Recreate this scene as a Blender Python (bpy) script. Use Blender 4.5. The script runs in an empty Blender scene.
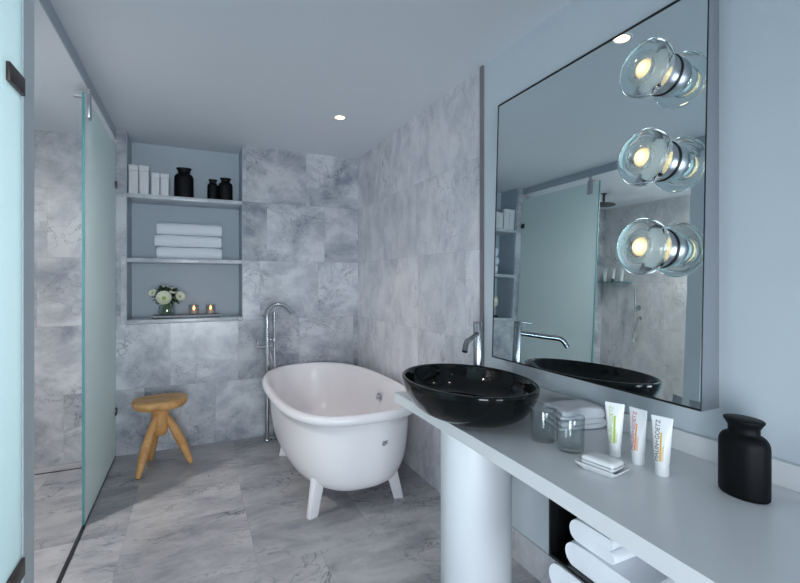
import bpy, bmesh, math, random
from mathutils import Vector, Matrix, noise
random.seed(7)
PI = math.pi
C = bpy.context.scene.collection
H = 1.36
YB, XR, ZC = 4.032, 1.430, 2.533          # back wall, right wall, ceiling
XG, ZS, XS = -0.551, 2.459, -1.853        # shower glass plane, shower ceiling, shower far wall
YN, XL2 = -3.2, -1.853                    # wall behind the camera
CT = 0.815                                # counter top height

# ---------------------------------------------------------------- helpers
def lin(c):
    return tuple(((x/255)/12.92 if x/255 <= .04045 else (((x/255)+.055)/1.055)**2.4) for x in c)

def link(name, me, mat=None, parent=None):
    o = bpy.data.objects.new(name, me); C.objects.link(o)
    if mat: me.materials.append(mat)
    if parent: o.parent = parent
    return o

def obj(name, bm, mat=None, parent=None, smooth=False, angle=None):
    me = bpy.data.meshes.new(name)
    bmesh.ops.recalc_face_normals(bm, faces=bm.faces)
    bm.to_mesh(me); bm.free()
    if smooth:
        me.shade_smooth()
        if angle: me.set_sharp_from_angle(angle=math.radians(angle))
    return link(name, me, mat, parent)

def thing(name, label, cat, loc=(0, 0, 0), rotz=0, group=None):
    o = bpy.data.objects.new(name, None); C.objects.link(o)
    o.empty_display_size = .05
    o.location = loc; o.rotation_euler = (0, 0, rotz)
    o['label'] = label; o['category'] = cat
    if group: o['group'] = group
    return o

def tag(o, label, cat, group=None):
    o['label'] = label; o['category'] = cat
    if group: o['group'] = group
    return o

def struct(o):
    o['kind'] = 'structure'; return o

def copy_tree(o, parent=None):
    c = o.copy(); C.objects.link(c); c.parent = parent
    for ch in list(o.children): copy_tree(ch, c)
    return c

def box(bm, x0, x1, y0, y1, z0, z1, bev=0, seg=2):
    r = bmesh.ops.create_cube(bm, size=1)
    vs = r['verts']
    for v in vs:
        v.co = Vector(((x0+x1)/2+v.co.x*(x1-x0), (y0+y1)/2+v.co.y*(y1-y0), (z0+z1)/2+v.co.z*(z1-z0)))
    if bev:
        es = list({e for v in vs for e in v.link_edges})
        bmesh.ops.bevel(bm, geom=es, offset=bev, segments=seg, profile=.5, affect='EDGES')
    return bm

def boxo(name, dims, mat, parent=None, bev=0, seg=2):
    bm = bmesh.new(); box(bm, *dims, bev=bev, seg=seg)
    return obj(name, bm, mat, parent, smooth=bev > 0, angle=40)

def basis(axis):
    z = Vector(axis).normalized()
    x = z.orthogonal().normalized(); y = z.cross(x)
    return x, y, z

def loft(bm, rings, cap0=True, cap1=True, closed=False):
    rv = [[bm.verts.new(p) for p in r] for r in rings]
    n = len(rv[0])
    m = len(rv)
    for i in range(m if closed else m-1):
        a, b = rv[i], rv[(i+1) % m]
        for j in range(n):
            bm.faces.new((a[j], a[(j+1) % n], b[(j+1) % n], b[j]))
    if not closed:
        if cap0: bm.faces.new(rv[0][::-1])
        if cap1: bm.faces.new(rv[-1])
    return bm

def lathe(bm, prof, axis=(0, 0, 1), org=(0, 0, 0), seg=48, sx=1, sy=1, closed=False, cap=True):
    x, y, z = basis(axis) if tuple(axis) != (0, 0, 1) else (Vector((1, 0, 0)), Vector((0, 1, 0)), Vector((0, 0, 1)))
    o = Vector(org)
    rings = []
    for r, h in prof:
        r = max(r, 1e-4)
        rings.append([o + x*(r*sx*math.cos(2*PI*k/seg)) + y*(r*sy*math.sin(2*PI*k/seg)) + z*h for k in range(seg)])
    return loft(bm, rings, cap, cap, closed)

def tube(bm, pts, rad, seg=16, cap=True):
    pts = [Vector(p) for p in pts]
    if not hasattr(rad, '__len__'): rad = [rad]*len(pts)
    rings = []; prev = None
    for i, p in enumerate(pts):
        if i == 0: t = pts[1]-pts[0]
        elif i == len(pts)-1: t = pts[-1]-pts[-2]
        else: t = (pts[i+1]-pts[i]).normalized()+(pts[i]-pts[i-1]).normalized()
        t.normalize()
        if prev is None: x = t.orthogonal().normalized()
        else:
            x = prev - t*prev.dot(t); x.normalize()
        prev = x; y = t.cross(x)
        rings.append([p + (x*math.cos(2*PI*k/seg)+y*math.sin(2*PI*k/seg))*rad[i] for k in range(seg)])
    return loft(bm, rings, cap, cap)

def smooth_path(pts, n=8):
    pts = [Vector(p) for p in pts]; out = []
    P = [pts[0]*2-pts[1]]+pts+[pts[-1]*2-pts[-2]]
    for i in range(1, len(P)-2):
        for k in range(n):
            t = k/n
            a, b, c, d = P[i-1], P[i], P[i+1], P[i+2]
            out.append(.5*((2*b)+(-a+c)*t+(2*a-5*b+4*c-d)*t*t+(-a+3*b-3*c+d)*t**3))
    out.append(pts[-1]); return out

# ---------------------------------------------------------------- materials
def newmat(name):
    m = bpy.data.materials.new(name); m.use_nodes = True
    nt = m.node_tree; return m, nt, nt.nodes['Principled BSDF']

def N(nt, t, **kw):
    n = nt.nodes.new(t)
    for k, v in kw.items(): setattr(n, k, v)
    return n

def math_n(nt, op, a, b=None, c=None):
    n = N(nt, 'ShaderNodeMath', operation=op)
    for i, v in enumerate((a, b, c)):
        if v is None: continue
        if isinstance(v, (int, float)): n.inputs[i].default_value = v
        else: nt.links.new(v, n.inputs[i])
    return n.outputs[0]

def plain(name, rgb, rough=.5, metal=0, noise_amt=.04, nscale=6, bump=0, bscale=200, spec=.5, coat=0, srgb=True):
    m, nt, b = newmat(name)
    c = lin(rgb) if srgb else rgb
    nz = N(nt, 'ShaderNodeTexNoise'); nz.inputs['Scale'].default_value = nscale; nz.inputs['Detail'].default_value = 4
    tc = N(nt, 'ShaderNodeTexCoord'); nt.links.new(tc.outputs['Object'], nz.inputs['Vector'])
    mx = N(nt, 'ShaderNodeMix', data_type='RGBA')
    mx.inputs['A'].default_value = (*[x*(1-noise_amt) for x in c], 1)
    mx.inputs['B'].default_value = (*[min(1, x*(1+noise_amt)) for x in c], 1)
    nt.links.new(nz.outputs['Fac'], mx.inputs['Factor']); nt.links.new(mx.outputs['Result'], b.inputs['Base Color'])
    b.inputs['Roughness'].default_value = rough; b.inputs['Metallic'].default_value = metal
    b.inputs['Specular IOR Level'].default_value = spec
    if coat:
        b.inputs['Coat Weight'].default_value = coat; b.inputs['Coat Roughness'].default_value = .03
    if bump:
        n2 = N(nt, 'ShaderNodeTexNoise'); n2.inputs['Scale'].default_value = bscale; n2.inputs['Detail'].default_value = 3
        nt.links.new(tc.outputs['Object'], n2.inputs['Vector'])
        bp = N(nt, 'ShaderNodeBump'); bp.inputs['Strength'].default_value = bump; bp.inputs['Distance'].default_value = .003
        nt.links.new(n2.outputs['Fac'], bp.inputs['Height']); nt.links.new(bp.outputs['Normal'], b.inputs['Normal'])
    return m

def marble(name, au, av, w, h, ou=0, ov=0, light=(214, 216, 220), dark=(142, 148, 160), vein=(66, 72, 86),
           rough=.25, tilevar=.16, seed=0, stagger=True, veinamt=.75, grout=.0016):
    m, nt, b = newmat(name); L = nt.links.new
    geo = N(nt, 'ShaderNodeNewGeometry'); sp = N(nt, 'ShaderNodeSeparateXYZ'); L(geo.outputs['Position'], sp.inputs[0])
    u = math_n(nt, 'DIVIDE', math_n(nt, 'ADD', sp.outputs[au], ou), w)
    v = math_n(nt, 'DIVIDE', math_n(nt, 'ADD', sp.outputs[av], ov), h)
    row = math_n(nt, 'FLOOR', v)
    if stagger:
        wn0 = N(nt, 'ShaderNodeTexWhiteNoise', noise_dimensions='1D'); L(math_n(nt, 'ADD', row, seed+.37), wn0.inputs['W'])
        u = math_n(nt, 'ADD', u, wn0.outputs['Value'])
    col = math_n(nt, 'FLOOR', u)
    cb = N(nt, 'ShaderNodeCombineXYZ'); L(col, cb.inputs[0]); L(row, cb.inputs[1]); cb.inputs[2].default_value = seed+.5
    wn = N(nt, 'ShaderNodeTexWhiteNoise', noise_dimensions='3D'); L(cb.outputs[0], wn.inputs['Vector'])
    sc = N(nt, 'ShaderNodeVectorMath', operation='SCALE'); L(wn.outputs['Color'], sc.inputs[0]); sc.inputs['Scale'].default_value = 17
    ad = N(nt, 'ShaderNodeVectorMath', operation='ADD'); L(geo.outputs['Position'], ad.inputs[0]); L(sc.outputs[0], ad.inputs[1])
    # stretch so that veins run on a diagonal
    mp = N(nt, 'ShaderNodeMapping'); mp.inputs['Rotation'].default_value = (.5, .6, .5); mp.inputs['Scale'].default_value = (1.0, 1.9, 1.3)
    L(ad.outputs[0], mp.inputs['Vector'])
    cl = N(nt, 'ShaderNodeTexNoise'); cl.inputs['Scale'].default_value = 2.9; cl.inputs['Detail'].default_value = 10; cl.inputs['Roughness'].default_value = .68; cl.inputs['Distortion'].default_value = .35
    L(mp.outputs[0], cl.inputs['Vector'])
    r1 = N(nt, 'ShaderNodeValToRGB'); r1.color_ramp.elements[0].position = .34; r1.color_ramp.elements[1].position = .60
    r1.color_ramp.elements[0].color = (*lin(dark), 1); r1.color_ramp.elements[1].color = (*lin(light), 1)
    L(cl.outputs['Fac'], r1.inputs[0])
    def veins(scale, width, dist, det):
        nz = N(nt, 'ShaderNodeTexNoise'); nz.inputs['Scale'].default_value = scale; nz.inputs['Detail'].default_value = det
        nz.inputs['Distortion'].default_value = dist; nz.inputs['Roughness'].default_value = .55
        L(mp.outputs[0], nz.inputs['Vector'])
        d = math_n(nt, 'ABSOLUTE', math_n(nt, 'SUBTRACT', nz.outputs['Fac'], .5))
        mr = N(nt, 'ShaderNodeMapRange'); mr.interpolation_type = 'SMOOTHSTEP'
        L(d, mr.inputs['Value']); mr.inputs['From Min'].default_value = 0; mr.inputs['From Max'].default_value = width
        mr.inputs['To Min'].default_value = 1; mr.inputs['To Max'].default_value = 0
        return mr.outputs[0]
    v1 = veins(1.25, .008, 1.6, 6); v2 = veins(3.4, .013, 1.0, 7)
    msk = N(nt, 'ShaderNodeTexNoise'); msk.inputs['Scale'].default_value = 2.2; L(ad.outputs[0], msk.inputs['Vector'])
    mk = N(nt, 'ShaderNodeMapRange'); L(msk.outputs['Fac'], mk.inputs['Value']); mk.inputs['From Min'].default_value = .42; mk.inputs['From Max'].default_value = .62
    vv = math_n(nt, 'ADD', math_n(nt, 'MULTIPLY', v1, .75), math_n(nt, 'MULTIPLY', v2, .6))
    vv = math_n(nt, 'MULTIPLY', math_n(nt, 'MULTIPLY', vv, mk.outputs[0]), veinamt)
    mx = N(nt, 'ShaderNodeMix', data_type='RGBA'); L(vv, mx.inputs['Factor']); L(r1.outputs[0], mx.inputs['A']); mx.inputs['B'].default_value = (*lin(vein), 1)
    # per-tile tone
    tv = N(nt, 'ShaderNodeMapRange'); L(wn.outputs['Value'], tv.inputs['Value']); tv.inputs['To Min'].default_value = 1-tilevar; tv.inputs['To Max'].default_value = 1+tilevar*.45
    vm = N(nt, 'ShaderNodeVectorMath', operation='SCALE'); L(mx.outputs['Result'], vm.inputs[0]); L(tv.outputs[0], vm.inputs['Scale'])
    # joints
    def edge(x, size):
        f = math_n(nt, 'FRACT', x)
        return math_n(nt, 'MULTIPLY', math_n(nt, 'MINIMUM', f, math_n(nt, 'SUBTRACT', 1, f)), size)
    e = math_n(nt, 'MINIMUM', edge(u, w), edge(v, h))
    g = math_n(nt, 'LESS_THAN', e, grout)
    m2 = N(nt, 'ShaderNodeMix', data_type='RGBA'); L(math_n(nt, 'MULTIPLY', g, .22), m2.inputs['Factor']); L(vm.outputs[0], m2.inputs['A']); m2.inputs['B'].default_value = (*lin(vein), 1)
    L(m2.outputs['Result'], b.inputs['Base Color'])
    b.inputs['Roughness'].default_value = rough
    return m

def emit(name, rgb, s):
    m, nt, b = newmat(name)
    b.inputs['Base Color'].default_value = (*lin(rgb), 1)
    b.inputs['Emission Color'].default_value = (*lin(rgb), 1); b.inputs['Emission Strength'].default_value = s
    return m

def glassm(name, rgb=(250, 252, 252), rough=0.0, ior=1.45):
    m, nt, b = newmat(name)
    b.inputs['Base Color'].default_value = (*lin(rgb), 1); b.inputs['Transmission Weight'].default_value = 1
    b.inputs['Roughness'].default_value = rough; b.inputs['IOR'].default_value = ior
    return m

def thin_glass(name, f0=.05, edge=.75):
    m = bpy.data.materials.new(name); m.use_nodes = True; nt = m.node_tree; nt.nodes.clear(); L = nt.links.new
    out = N(nt, 'ShaderNodeOutputMaterial'); tr = N(nt, 'ShaderNodeBsdfTransparent'); gs = N(nt, 'ShaderNodeBsdfGlossy')
    tr.inputs[0].default_value = (.94, .96, .96, 1); gs.inputs['Roughness'].default_value = .02
    fr = N(nt, 'ShaderNodeLayerWeight'); fr.inputs['Blend'].default_value = .5
    f5 = math_n(nt, 'ADD', .07, math_n(nt, 'MULTIPLY', math_n(nt, 'POWER', fr.outputs['Facing'], 3.5), .8))
    mx = N(nt, 'ShaderNodeMixShader'); L(f5, mx.inputs[0]); L(tr.outputs[0], mx.inputs[1]); L(gs.outputs[0], mx.inputs[2]); L(mx.outputs[0], out.inputs[0])
    return m

def frosted(name, rgb, trans=.5, rough=.35, gl=.12):
    m = bpy.data.materials.new(name); m.use_nodes = True; nt = m.node_tree; nt.nodes.clear(); L = nt.links.new
    out = N(nt, 'ShaderNodeOutputMaterial')
    tr = N(nt, 'ShaderNodeBsdfTranslucent'); df = N(nt, 'ShaderNodeBsdfDiffuse'); gs = N(nt, 'ShaderNodeBsdfGlossy')
    nz = N(nt, 'ShaderNodeTexNoise'); nz.inputs['Scale'].default_value = 400
    mx = N(nt, 'ShaderNodeMix', data_type='RGBA'); c = lin(rgb)
    mx.inputs['A'].default_value = (*[x*.97 for x in c], 1); mx.inputs['B'].default_value = (*c, 1)
    L(nz.outputs['Fac'], mx.inputs['Factor'])
    L(mx.outputs['Result'], tr.inputs[0]); L(mx.outputs['Result'], df.inputs[0])
    gs.inputs['Roughness'].default_value = rough
    a = N(nt, 'ShaderNodeMixShader'); a.inputs[0].default_value = trans; L(df.outputs[0], a.inputs[1]); L(tr.outputs[0], a.inputs[2])
    b = N(nt, 'ShaderNodeMixShader'); b.inputs[0].default_value = gl; L(a.outputs[0], b.inputs[1]); L(gs.outputs[0], b.inputs[2])
    L(b.outputs[0], out.inputs[0]); return m

def brushed(name, rgb, rough=.28, axis=2):
    m, nt, b = newmat(name); L = nt.links.new
    tc = N(nt, 'ShaderNodeTexCoord'); mp = N(nt, 'ShaderNodeMapping'); s = [160, 160, 160]; s[axis] = 3
    mp.inputs['Scale'].default_value = s; L(tc.outputs['Object'], mp.inputs['Vector'])
    nz = N(nt, 'ShaderNodeTexNoise'); nz.inputs['Scale'].default_value = 1; nz.inputs['Detail'].default_value = 3; L(mp.outputs[0], nz.inputs['Vector'])
    mr = N(nt, 'ShaderNodeMapRange'); L(nz.outputs['Fac'], mr.inputs['Value']); mr.inputs['To Min'].default_value = rough*.75; mr.inputs['To Max'].default_value = rough*1.3
    L(mr.outputs[0], b.inputs['Roughness']); b.inputs['Base Color'].default_value = (*lin(rgb), 1); b.inputs['Metallic'].default_value = 1
    return m

def wood(name):
    m, nt, b = newmat(name); L = nt.links.new
    tc = N(nt, 'ShaderNodeTexCoord'); mp = N(nt, 'ShaderNodeMapping'); mp.inputs['Scale'].default_value = (3, 14, 5); L(tc.outputs['Object'], mp.inputs['Vector'])
    nz = N(nt, 'ShaderNodeTexNoise'); nz.inputs['Scale'].default_value = 2.5; nz.inputs['Detail'].default_value = 6; nz.inputs['Distortion'].default_value = 1.2; L(mp.outputs[0], nz.inputs['Vector'])
    r = N(nt, 'ShaderNodeValToRGB'); r.color_ramp.elements[0].position = .3; r.color_ramp.elements[1].position = .7
    r.color_ramp.elements[0].color = (*lin((196, 138, 80)), 1); r.color_ramp.elements[1].color = (*lin((230, 180, 118)), 1)
    L(nz.outputs['Fac'], r.inputs[0]); L(r.outputs[0], b.inputs['Base Color']); b.inputs['Roughness'].default_value = .5
    return m

M = dict(
    marble_back=marble('marble_back_wall', 0, 2, .52, .512, ou=.33, seed=3),
    marble_right=marble('marble_right_wall', 1, 2, .60, .512, ou=.1, seed=8, light=(226, 226, 230), dark=(192, 194, 202), vein=(110, 116, 128), tilevar=.08),
    marble_shower=marble('marble_shower_wall', 1, 2, .6, .512, seed=11, light=(228, 226, 227), dark=(198, 198, 202), tilevar=.07),
    marble_floor=marble('marble_floor', 0, 1, .61, .61, ou=.2, ov=.25, seed=5, stagger=True, light=(190, 189, 190), dark=(148, 149, 154), rough=.3, tilevar=.10, veinamt=.95),
    marble_ledge=marble('marble_ledge', 0, 2, 3.0, 3.0, ou=.5, seed=21, tilevar=0, light=(214, 218, 222), dark=(180, 186, 194)),
    wall=plain('pale_blue_wall_paint', (198, 209, 216), .6, noise_amt=.015),
    niche=plain('blue_grey_niche_paint', (184, 196, 204), .6, noise_amt=.015),
    ceil=plain('ceiling_paint', (228, 233, 239), .7, noise_amt=.01),
    header=plain('header_paint', (178, 190, 198), .6, noise_amt=.01),
    jamb=plain('grey_jamb_paint', (222, 232, 236), .45, noise_amt=.01),
    white=plain('white_solid_surface', (224, 227, 229), .28, noise_amt=.01),
    column=plain('white_column_lacquer', (219, 223, 227), .4, noise_amt=.01),
    tub=plain('white_resin', (238, 236, 238), .25, noise_amt=.008),
    chrome=brushed('satin_chrome', (196, 200, 204), .16),
    steel=brushed('brushed_steel', (196, 197, 202), .36),
    tapsteel=plain('tap_steel', (150, 152, 156), .24, metal=1, noise_amt=.01),
    darksteel=brushed('dark_steel', (70, 72, 74), .35),
    bronze=plain('dark_bronze', (84, 74, 70), .4, metal=.6),
    black=plain('gloss_black_ceramic', (7, 10, 11), .07, spec=.35, noise_amt=.1),
    matteblack=plain('matte_black_ceramic', (8, 10, 13), .5, spec=.18, noise_amt=.08),
    blackline=plain('black_edging', (10, 13, 15), .4),
    mirror=None, trim=plain('anodised_trim', (140, 134, 138), .4, metal=.4, noise_amt=.01),
    towel=plain('white_terry', (236, 240, 246), .95, noise_amt=.03, bump=.7, bscale=520, nscale=40),
    wood=wood('light_oak'),
    glass=thin_glass('clear_glass'),
    lens=glassm('lamp_glass', (244, 252, 252), ior=1.42),
    bulb=emit('frosted_bulb', (255, 226, 170), 1.5),
    led=emit('downlight_lens', (255, 226, 186), 5),
    flame=emit('candle_flame', (255, 150, 70), 12),
    wax=plain('warm_wax', (240, 205, 190), .5),
    frost=frosted('frosted_glass_panel', (232, 243, 243), .64, gl=.05),
    frostdoor=frosted('frosted_glass_door', (232, 243, 243), .8, gl=.05),
    glassedge=plain('green_glass_edge', (84, 150, 155), .2, coat=.3),
    plasticw=plain('white_plastic', (230, 233, 234), .35, noise_amt=.01),
    paperw=plain('white_card', (226, 226, 228), .6, noise_amt=.02),
    petal=plain('cream_petal', (244, 244, 224), .6, noise_amt=.05),
    petalc=plain('green_centre', (170, 186, 96), .6),
    leaf=plain('dark_leaf', (44, 68, 44), .5, noise_amt=.3, nscale=30),
    stem=plain('green_stem', (92, 128, 60), .5),
    water=glassm('water', (235, 245, 235), ior=1.33),
    shade_dark=plain('dark_shelf_lacquer', (74, 76, 76), .45),
    inkg=plain('ink_green', (168, 196, 62), .5), inkd=plain('ink_dark', (74, 66, 70), .5),
    inkr=plain('ink_red', (196, 70, 90), .5), inko=plain('ink_orange', (236, 150, 84), .5), inky=plain('ink_yellow', (224, 180, 70), .5),
    mark=plain('grey_mark', (120, 124, 130), .4),
)
nt = M['bulb'].node_tree; b = nt.nodes['Principled BSDF']
tc = N(nt, 'ShaderNodeTexCoord'); sp = N(nt, 'ShaderNodeSeparateXYZ'); nt.links.new(tc.outputs['Object'], sp.inputs[0])
rad = math_n(nt, 'SQRT', math_n(nt, 'ADD', math_n(nt, 'POWER', sp.outputs[1], 2), math_n(nt, 'POWER', math_n(nt, 'SUBTRACT', sp.outputs[2], .0025), 2)))
mr = N(nt, 'ShaderNodeMapRange'); mr.interpolation_type = 'SMOOTHSTEP'; nt.links.new(rad, mr.inputs['Value'])
mr.inputs['From Min'].default_value = .004; mr.inputs['From Max'].default_value = .031; mr.inputs['To Min'].default_value = 1.7; mr.inputs['To Max'].default_value = .42
nt.links.new(mr.outputs[0], b.inputs['Emission Strength'])
m, nt, b = newmat('mirror_silver'); b.inputs['Metallic'].default_value = 1; b.inputs['Roughness'].default_value = .0
b.inputs['Base Color'].default_value = (*lin((222, 234, 236)), 1); M['mirror'] = m

# ---------------------------------------------------------------- room shell
T = .12
struct(boxo('floor', (XS-T, XR+T, YN-T, 4.5, -.1, 0), M['marble_floor']))
struct(boxo('ceiling', (XG, XR+T, YN-T, 4.5, ZC, ZC+.1), M['ceil']))
struct(boxo('ceiling', (XS-T, XG-.002, YN-T, 4.5, ZS, ZC+.1), M['ceil']))
struct(boxo('trim_1', (XG-.001, XG+.004, YN, YB, ZS, ZC-.001), M['header']))           # side of the lowered shower ceiling
# back wall with a real niche
NL, NR, NB = -.482, .379, 4.345
bm = bmesh.new()
box(bm, XS-T, NL, YB, NB+.1, 0, ZC)
box(bm, NR, XR+T, YB, NB+.1, 0, ZC)
box(bm, NL, NR, YB, NB+.1, 0, 1.018)
struct(obj('wall_back', bm, M['marble_back']))
bm = bmesh.new()
box(bm, NL-.002, NR+.002, NB, NB+.1, 1.01, ZC)
box(bm, NL, NL+.004, YB+.012, NB, 1.018, ZC-.001)
box(bm, NR-.004, NR, YB+.012, NB, 1.018, ZC-.001)
struct(obj('wall_niche', bm, M['niche']))
struct(boxo('wall_right', (XR, XR+T, 2.003, YB, 0, ZC), M['marble_right']))
struct(boxo('wall_right_painted', (XR, XR+T, YN, 2.003, 0, ZC), M['wall']))
struct(boxo('trim_2', (XR-.010, XR+.01, 1.985, 2.014, 0, ZC-.001), M['trim']))
struct(boxo('baseboard_right', (XR-.012, XR, YN, 1.984, 0, .146), M['marble_right'], bev=.001))
struct(boxo('wall_shower', (XS-T, XS, 2.11, YB, 0, ZS), M['marble_shower']))
struct(boxo('wall_partition', (XS-T, XG, 1.992, 2.110, 0, ZS), M['jamb']))
# left wall in front of the camera: frosted door opening, then painted wall with a window
bm = bmesh.new()
box(bm, XG-.1, XG, 1.05, 1.20, 0, ZS); box(bm, XG-.1, XG, YN, -1.2, 0, ZS)
box(bm, XG-.1, XG, .10, 1.05, 0, ZS); box(bm, XG-.1, XG, -1.2, .10, 0, .10); box(bm, XG-.1, XG, -1.2, .10, 1.75, ZS)
struct(obj('wall_left', bm, M['wall']))
struct(boxo('wall_toilet', (XS-T, XS, YN, 1.992, 0, ZS), M['wall']))
bm = bmesh.new()
box(bm, XS-T, -.54, YN-T, YN, 0, ZC); box(bm, .68, XR+T, YN-T, YN, 0, ZC); box(bm, -.54, .68, YN-T, YN, 0, .2); box(bm, -.54, .68, YN-T, YN, 2.1, ZC)
struct(obj('wall_near', bm, M['wall']))
bm = bmesh.new()
for a in ((-.54, -.50, YN-.04, YN-.01, .2, 2.1), (.64, .68, YN-.04, YN-.01, .2, 2.1), (-.50, .64, YN-.04, YN-.01, .2, .24), (-.50, .64, YN-.04, YN-.01, 2.06, 2.1)):
    box(bm, *a)
struct(obj('window_2', bm, M['jamb']))
bm = bmesh.new()
for a in ((XG-.07, XG-.02, -1.2, -1.16, .10, 1.75), (XG-.07, XG-.02, .06, .10, .10, 1.75), (XG-.07, XG-.02, -1.16, .06, .10, .14), (XG-.07, XG-.02, -1.16, .06, 1.71, 1.75)):
    box(bm, *a)
struct(obj('window_1', bm, M['jamb']))
# shower door threshold and slot
struct(boxo('trim_3', (XG-.012, XG+.006, 2.11, 2.95, 0, .006), M['darksteel']))
struct(boxo('trim_4', (XS, XG-.02, 3.885, 3.897, 0, .003), M['darksteel']))

# ---------------------------------------------------------------- frosted glass shower screen
t = thing('shower_screen', 'frosted teal glass shower screen standing between stool and shower', 'shower screen', (XG, 2.95, 0))
def local(o, p):      # parent keeping world coordinates
    o.parent = p; o.matrix_parent_inverse = Matrix.Translation(p.location).inverted() if p.rotation_euler.z == 0 else (Matrix.Translation(p.location) @ Matrix.Rotation(p.rotation_euler.z, 4, 'Z')).inverted()
    return o
GT = 2.405
local(boxo('glass_panel', (XG-.010, XG, 2.957, YB-.004, .012, GT), M['frost']), t)
local(boxo('glass_edge', (XG-.0105, XG+.0005, 2.950, 2.957, .012, GT+.0005), M['glassedge']), t)
local(boxo('bottom_seal', (XG-.011, XG+.001, 2.957, YB-.004, .0005, .012), M['darksteel']), t)
for z in (2.10, .355):
    local(boxo('wall_clamp', (XG-.018, XG+.012, YB-.05, YB-.0005, z-.025, z+.025), M['darksteel'], bev=.002), t)
t2 = boxo('bracket', (XG-.004, XG+.012, 3.03, 3.085, 2.29, 2.425), M['steel'], bev=.002); local(t2, t)
local(boxo('brace_arm', (XG-.07, XG+.010, 3.035, 3.07, 2.406, 2.43), M['steel'], bev=.002), t)
local(boxo('ceiling_clip', (XG-.004, XG+.010, 3.045, 3.07, 2.43, ZS-.0005), M['steel']), t)

# frosted glass door at far left
t = thing('frosted_glass_door', 'glowing pale frosted glass door at the left edge of the photo', 'door', (XG, 1.97, 0))
local(boxo('door_leaf', (XG-.012, XG-.002, 1.21, 1.976, .012, 2.44), M['frostdoor']), t)
local(boxo('edge_seal', (XG-.011, XG-.003, 1.976, 1.990, .012, 2.44), M['frostdoor']), t)
for z in (.353, 2.043):
    h = boxo('hinge', (XG-.002, XG+.010, 1.835, 1.977, z-.031, z+.031), M['bronze'], bev=.002); local(h, t)
    local(boxo('hinge_back_plate', (XG-.024, XG-.012, 1.835, 1.977, z-.031, z+.031), M['steel'], bev=.002), t)

# ---------------------------------------------------------------- shelves of the niche
for zt, lab in ((2.050, 'top pale stone shelf in the wall niche, carrying black bottles and boxes'),
                (1.541, 'middle pale stone shelf in the wall niche under the towel stack'),
                (1.053, 'bottom stone ledge of the wall niche carrying flowers and candles')):
    f = .012 if zt < 1.2 else 0
    o = boxo('niche_shelf', (NL+.005-(f and .0), NR-.005, YB-f-.001, NB-.001, zt-.032, zt), M['marble_ledge'], bev=.002)
    tag(o, lab, 'shelf')
S1, S2, S3 = 2.050, 1.541, 1.053

# ---------------------------------------------------------------- bottles
def bottle_parts(t, a, b, h, mat, seg=56):
    bm = bmesh.new()
    k = h/.198
    def e(r): return r*a
    pr = [(.0, 0), (.93, 0), (.985, .004*k), (1, .012*k), (1, .128*k), (.985, .138*k), (.93, .147*k), (.84, .154*k), (.74, .158*k), (.66, .1595*k), (.62, .162*k), (.62, .176*k), (.64, .180*k)]
    lathe(bm, [(e(r), z) for r, z in pr], sx=1, sy=b/a, seg=seg)
    obj('body', bm, mat, t, True, 60)
    bm = bmesh.new()
    pr = [(.0, .1795*k), (.66, .1795*k), (.72, .186*k), (.80, .193*k), (.80, .1965*k), (.77, .198*k), (0, .198*k)]
    lathe(bm, [(e(r), z) for r, z in pr], sx=1, sy=b/a, seg=seg)
    obj('collar', bm, mat, t, True, 50)
t = thing('ceramic_bottle', 'large matte black flask bottle standing on the white counter near the right edge', 'bottle', (1.271, .652, CT+.0005), math.radians(88))
bottle_parts(t, .0575, .042, .194, M['matteblack'])
for x, y, a, h, lab in ((-.078, 4.14, .074, .258, 'largest of the three black bottles on the top niche shelf'),
                       (.148, 4.16, .045, .188, 'left one of the pair of small black bottles on the top niche shelf'),
                       (.248, 4.13, .058, .203, 'rightmost black bottle on the top niche shelf')):
    t = thing('ceramic_bottle', lab, 'bottle', (x, y, S1+.0005), 0, 'black bottles on the top niche shelf')
    bottle_parts(t, a, a*.62, h, M['matteblack'], 32)

# white boxes standing on the top shelf
def white_box(x, y, w, h, d, rz, lab):
    t = thing('white_box', lab, 'box', (x, y, S1+.0005), rz, 'white boxes on the top niche shelf')
    boxo('carton', (-w/2, w/2, -d/2, d/2, 0, h*.80), M['paperw'], t, bev=.004, seg=3)
    boxo('lid', (-w/2-.001, w/2+.001, -d/2-.001, d/2+.001, h*.80, h), M['paperw'], t, bev=.004, seg=3)
white_box(-.440, 4.10, .066, .232, .075, .12, 'tall white box at the left end of the top niche shelf')
white_box(-.366, 4.10, .066, .232, .075, .08, 'tall white box second from the left on the top niche shelf')
white_box(-.286, 4.095, .058, .182, .07, .1, 'shorter white box third from the left on the top niche shelf')
white_box(-.220, 4.095, .058, .182, .07, .06, 'shorter white box nearest the big black bottle on the shelf')

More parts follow.
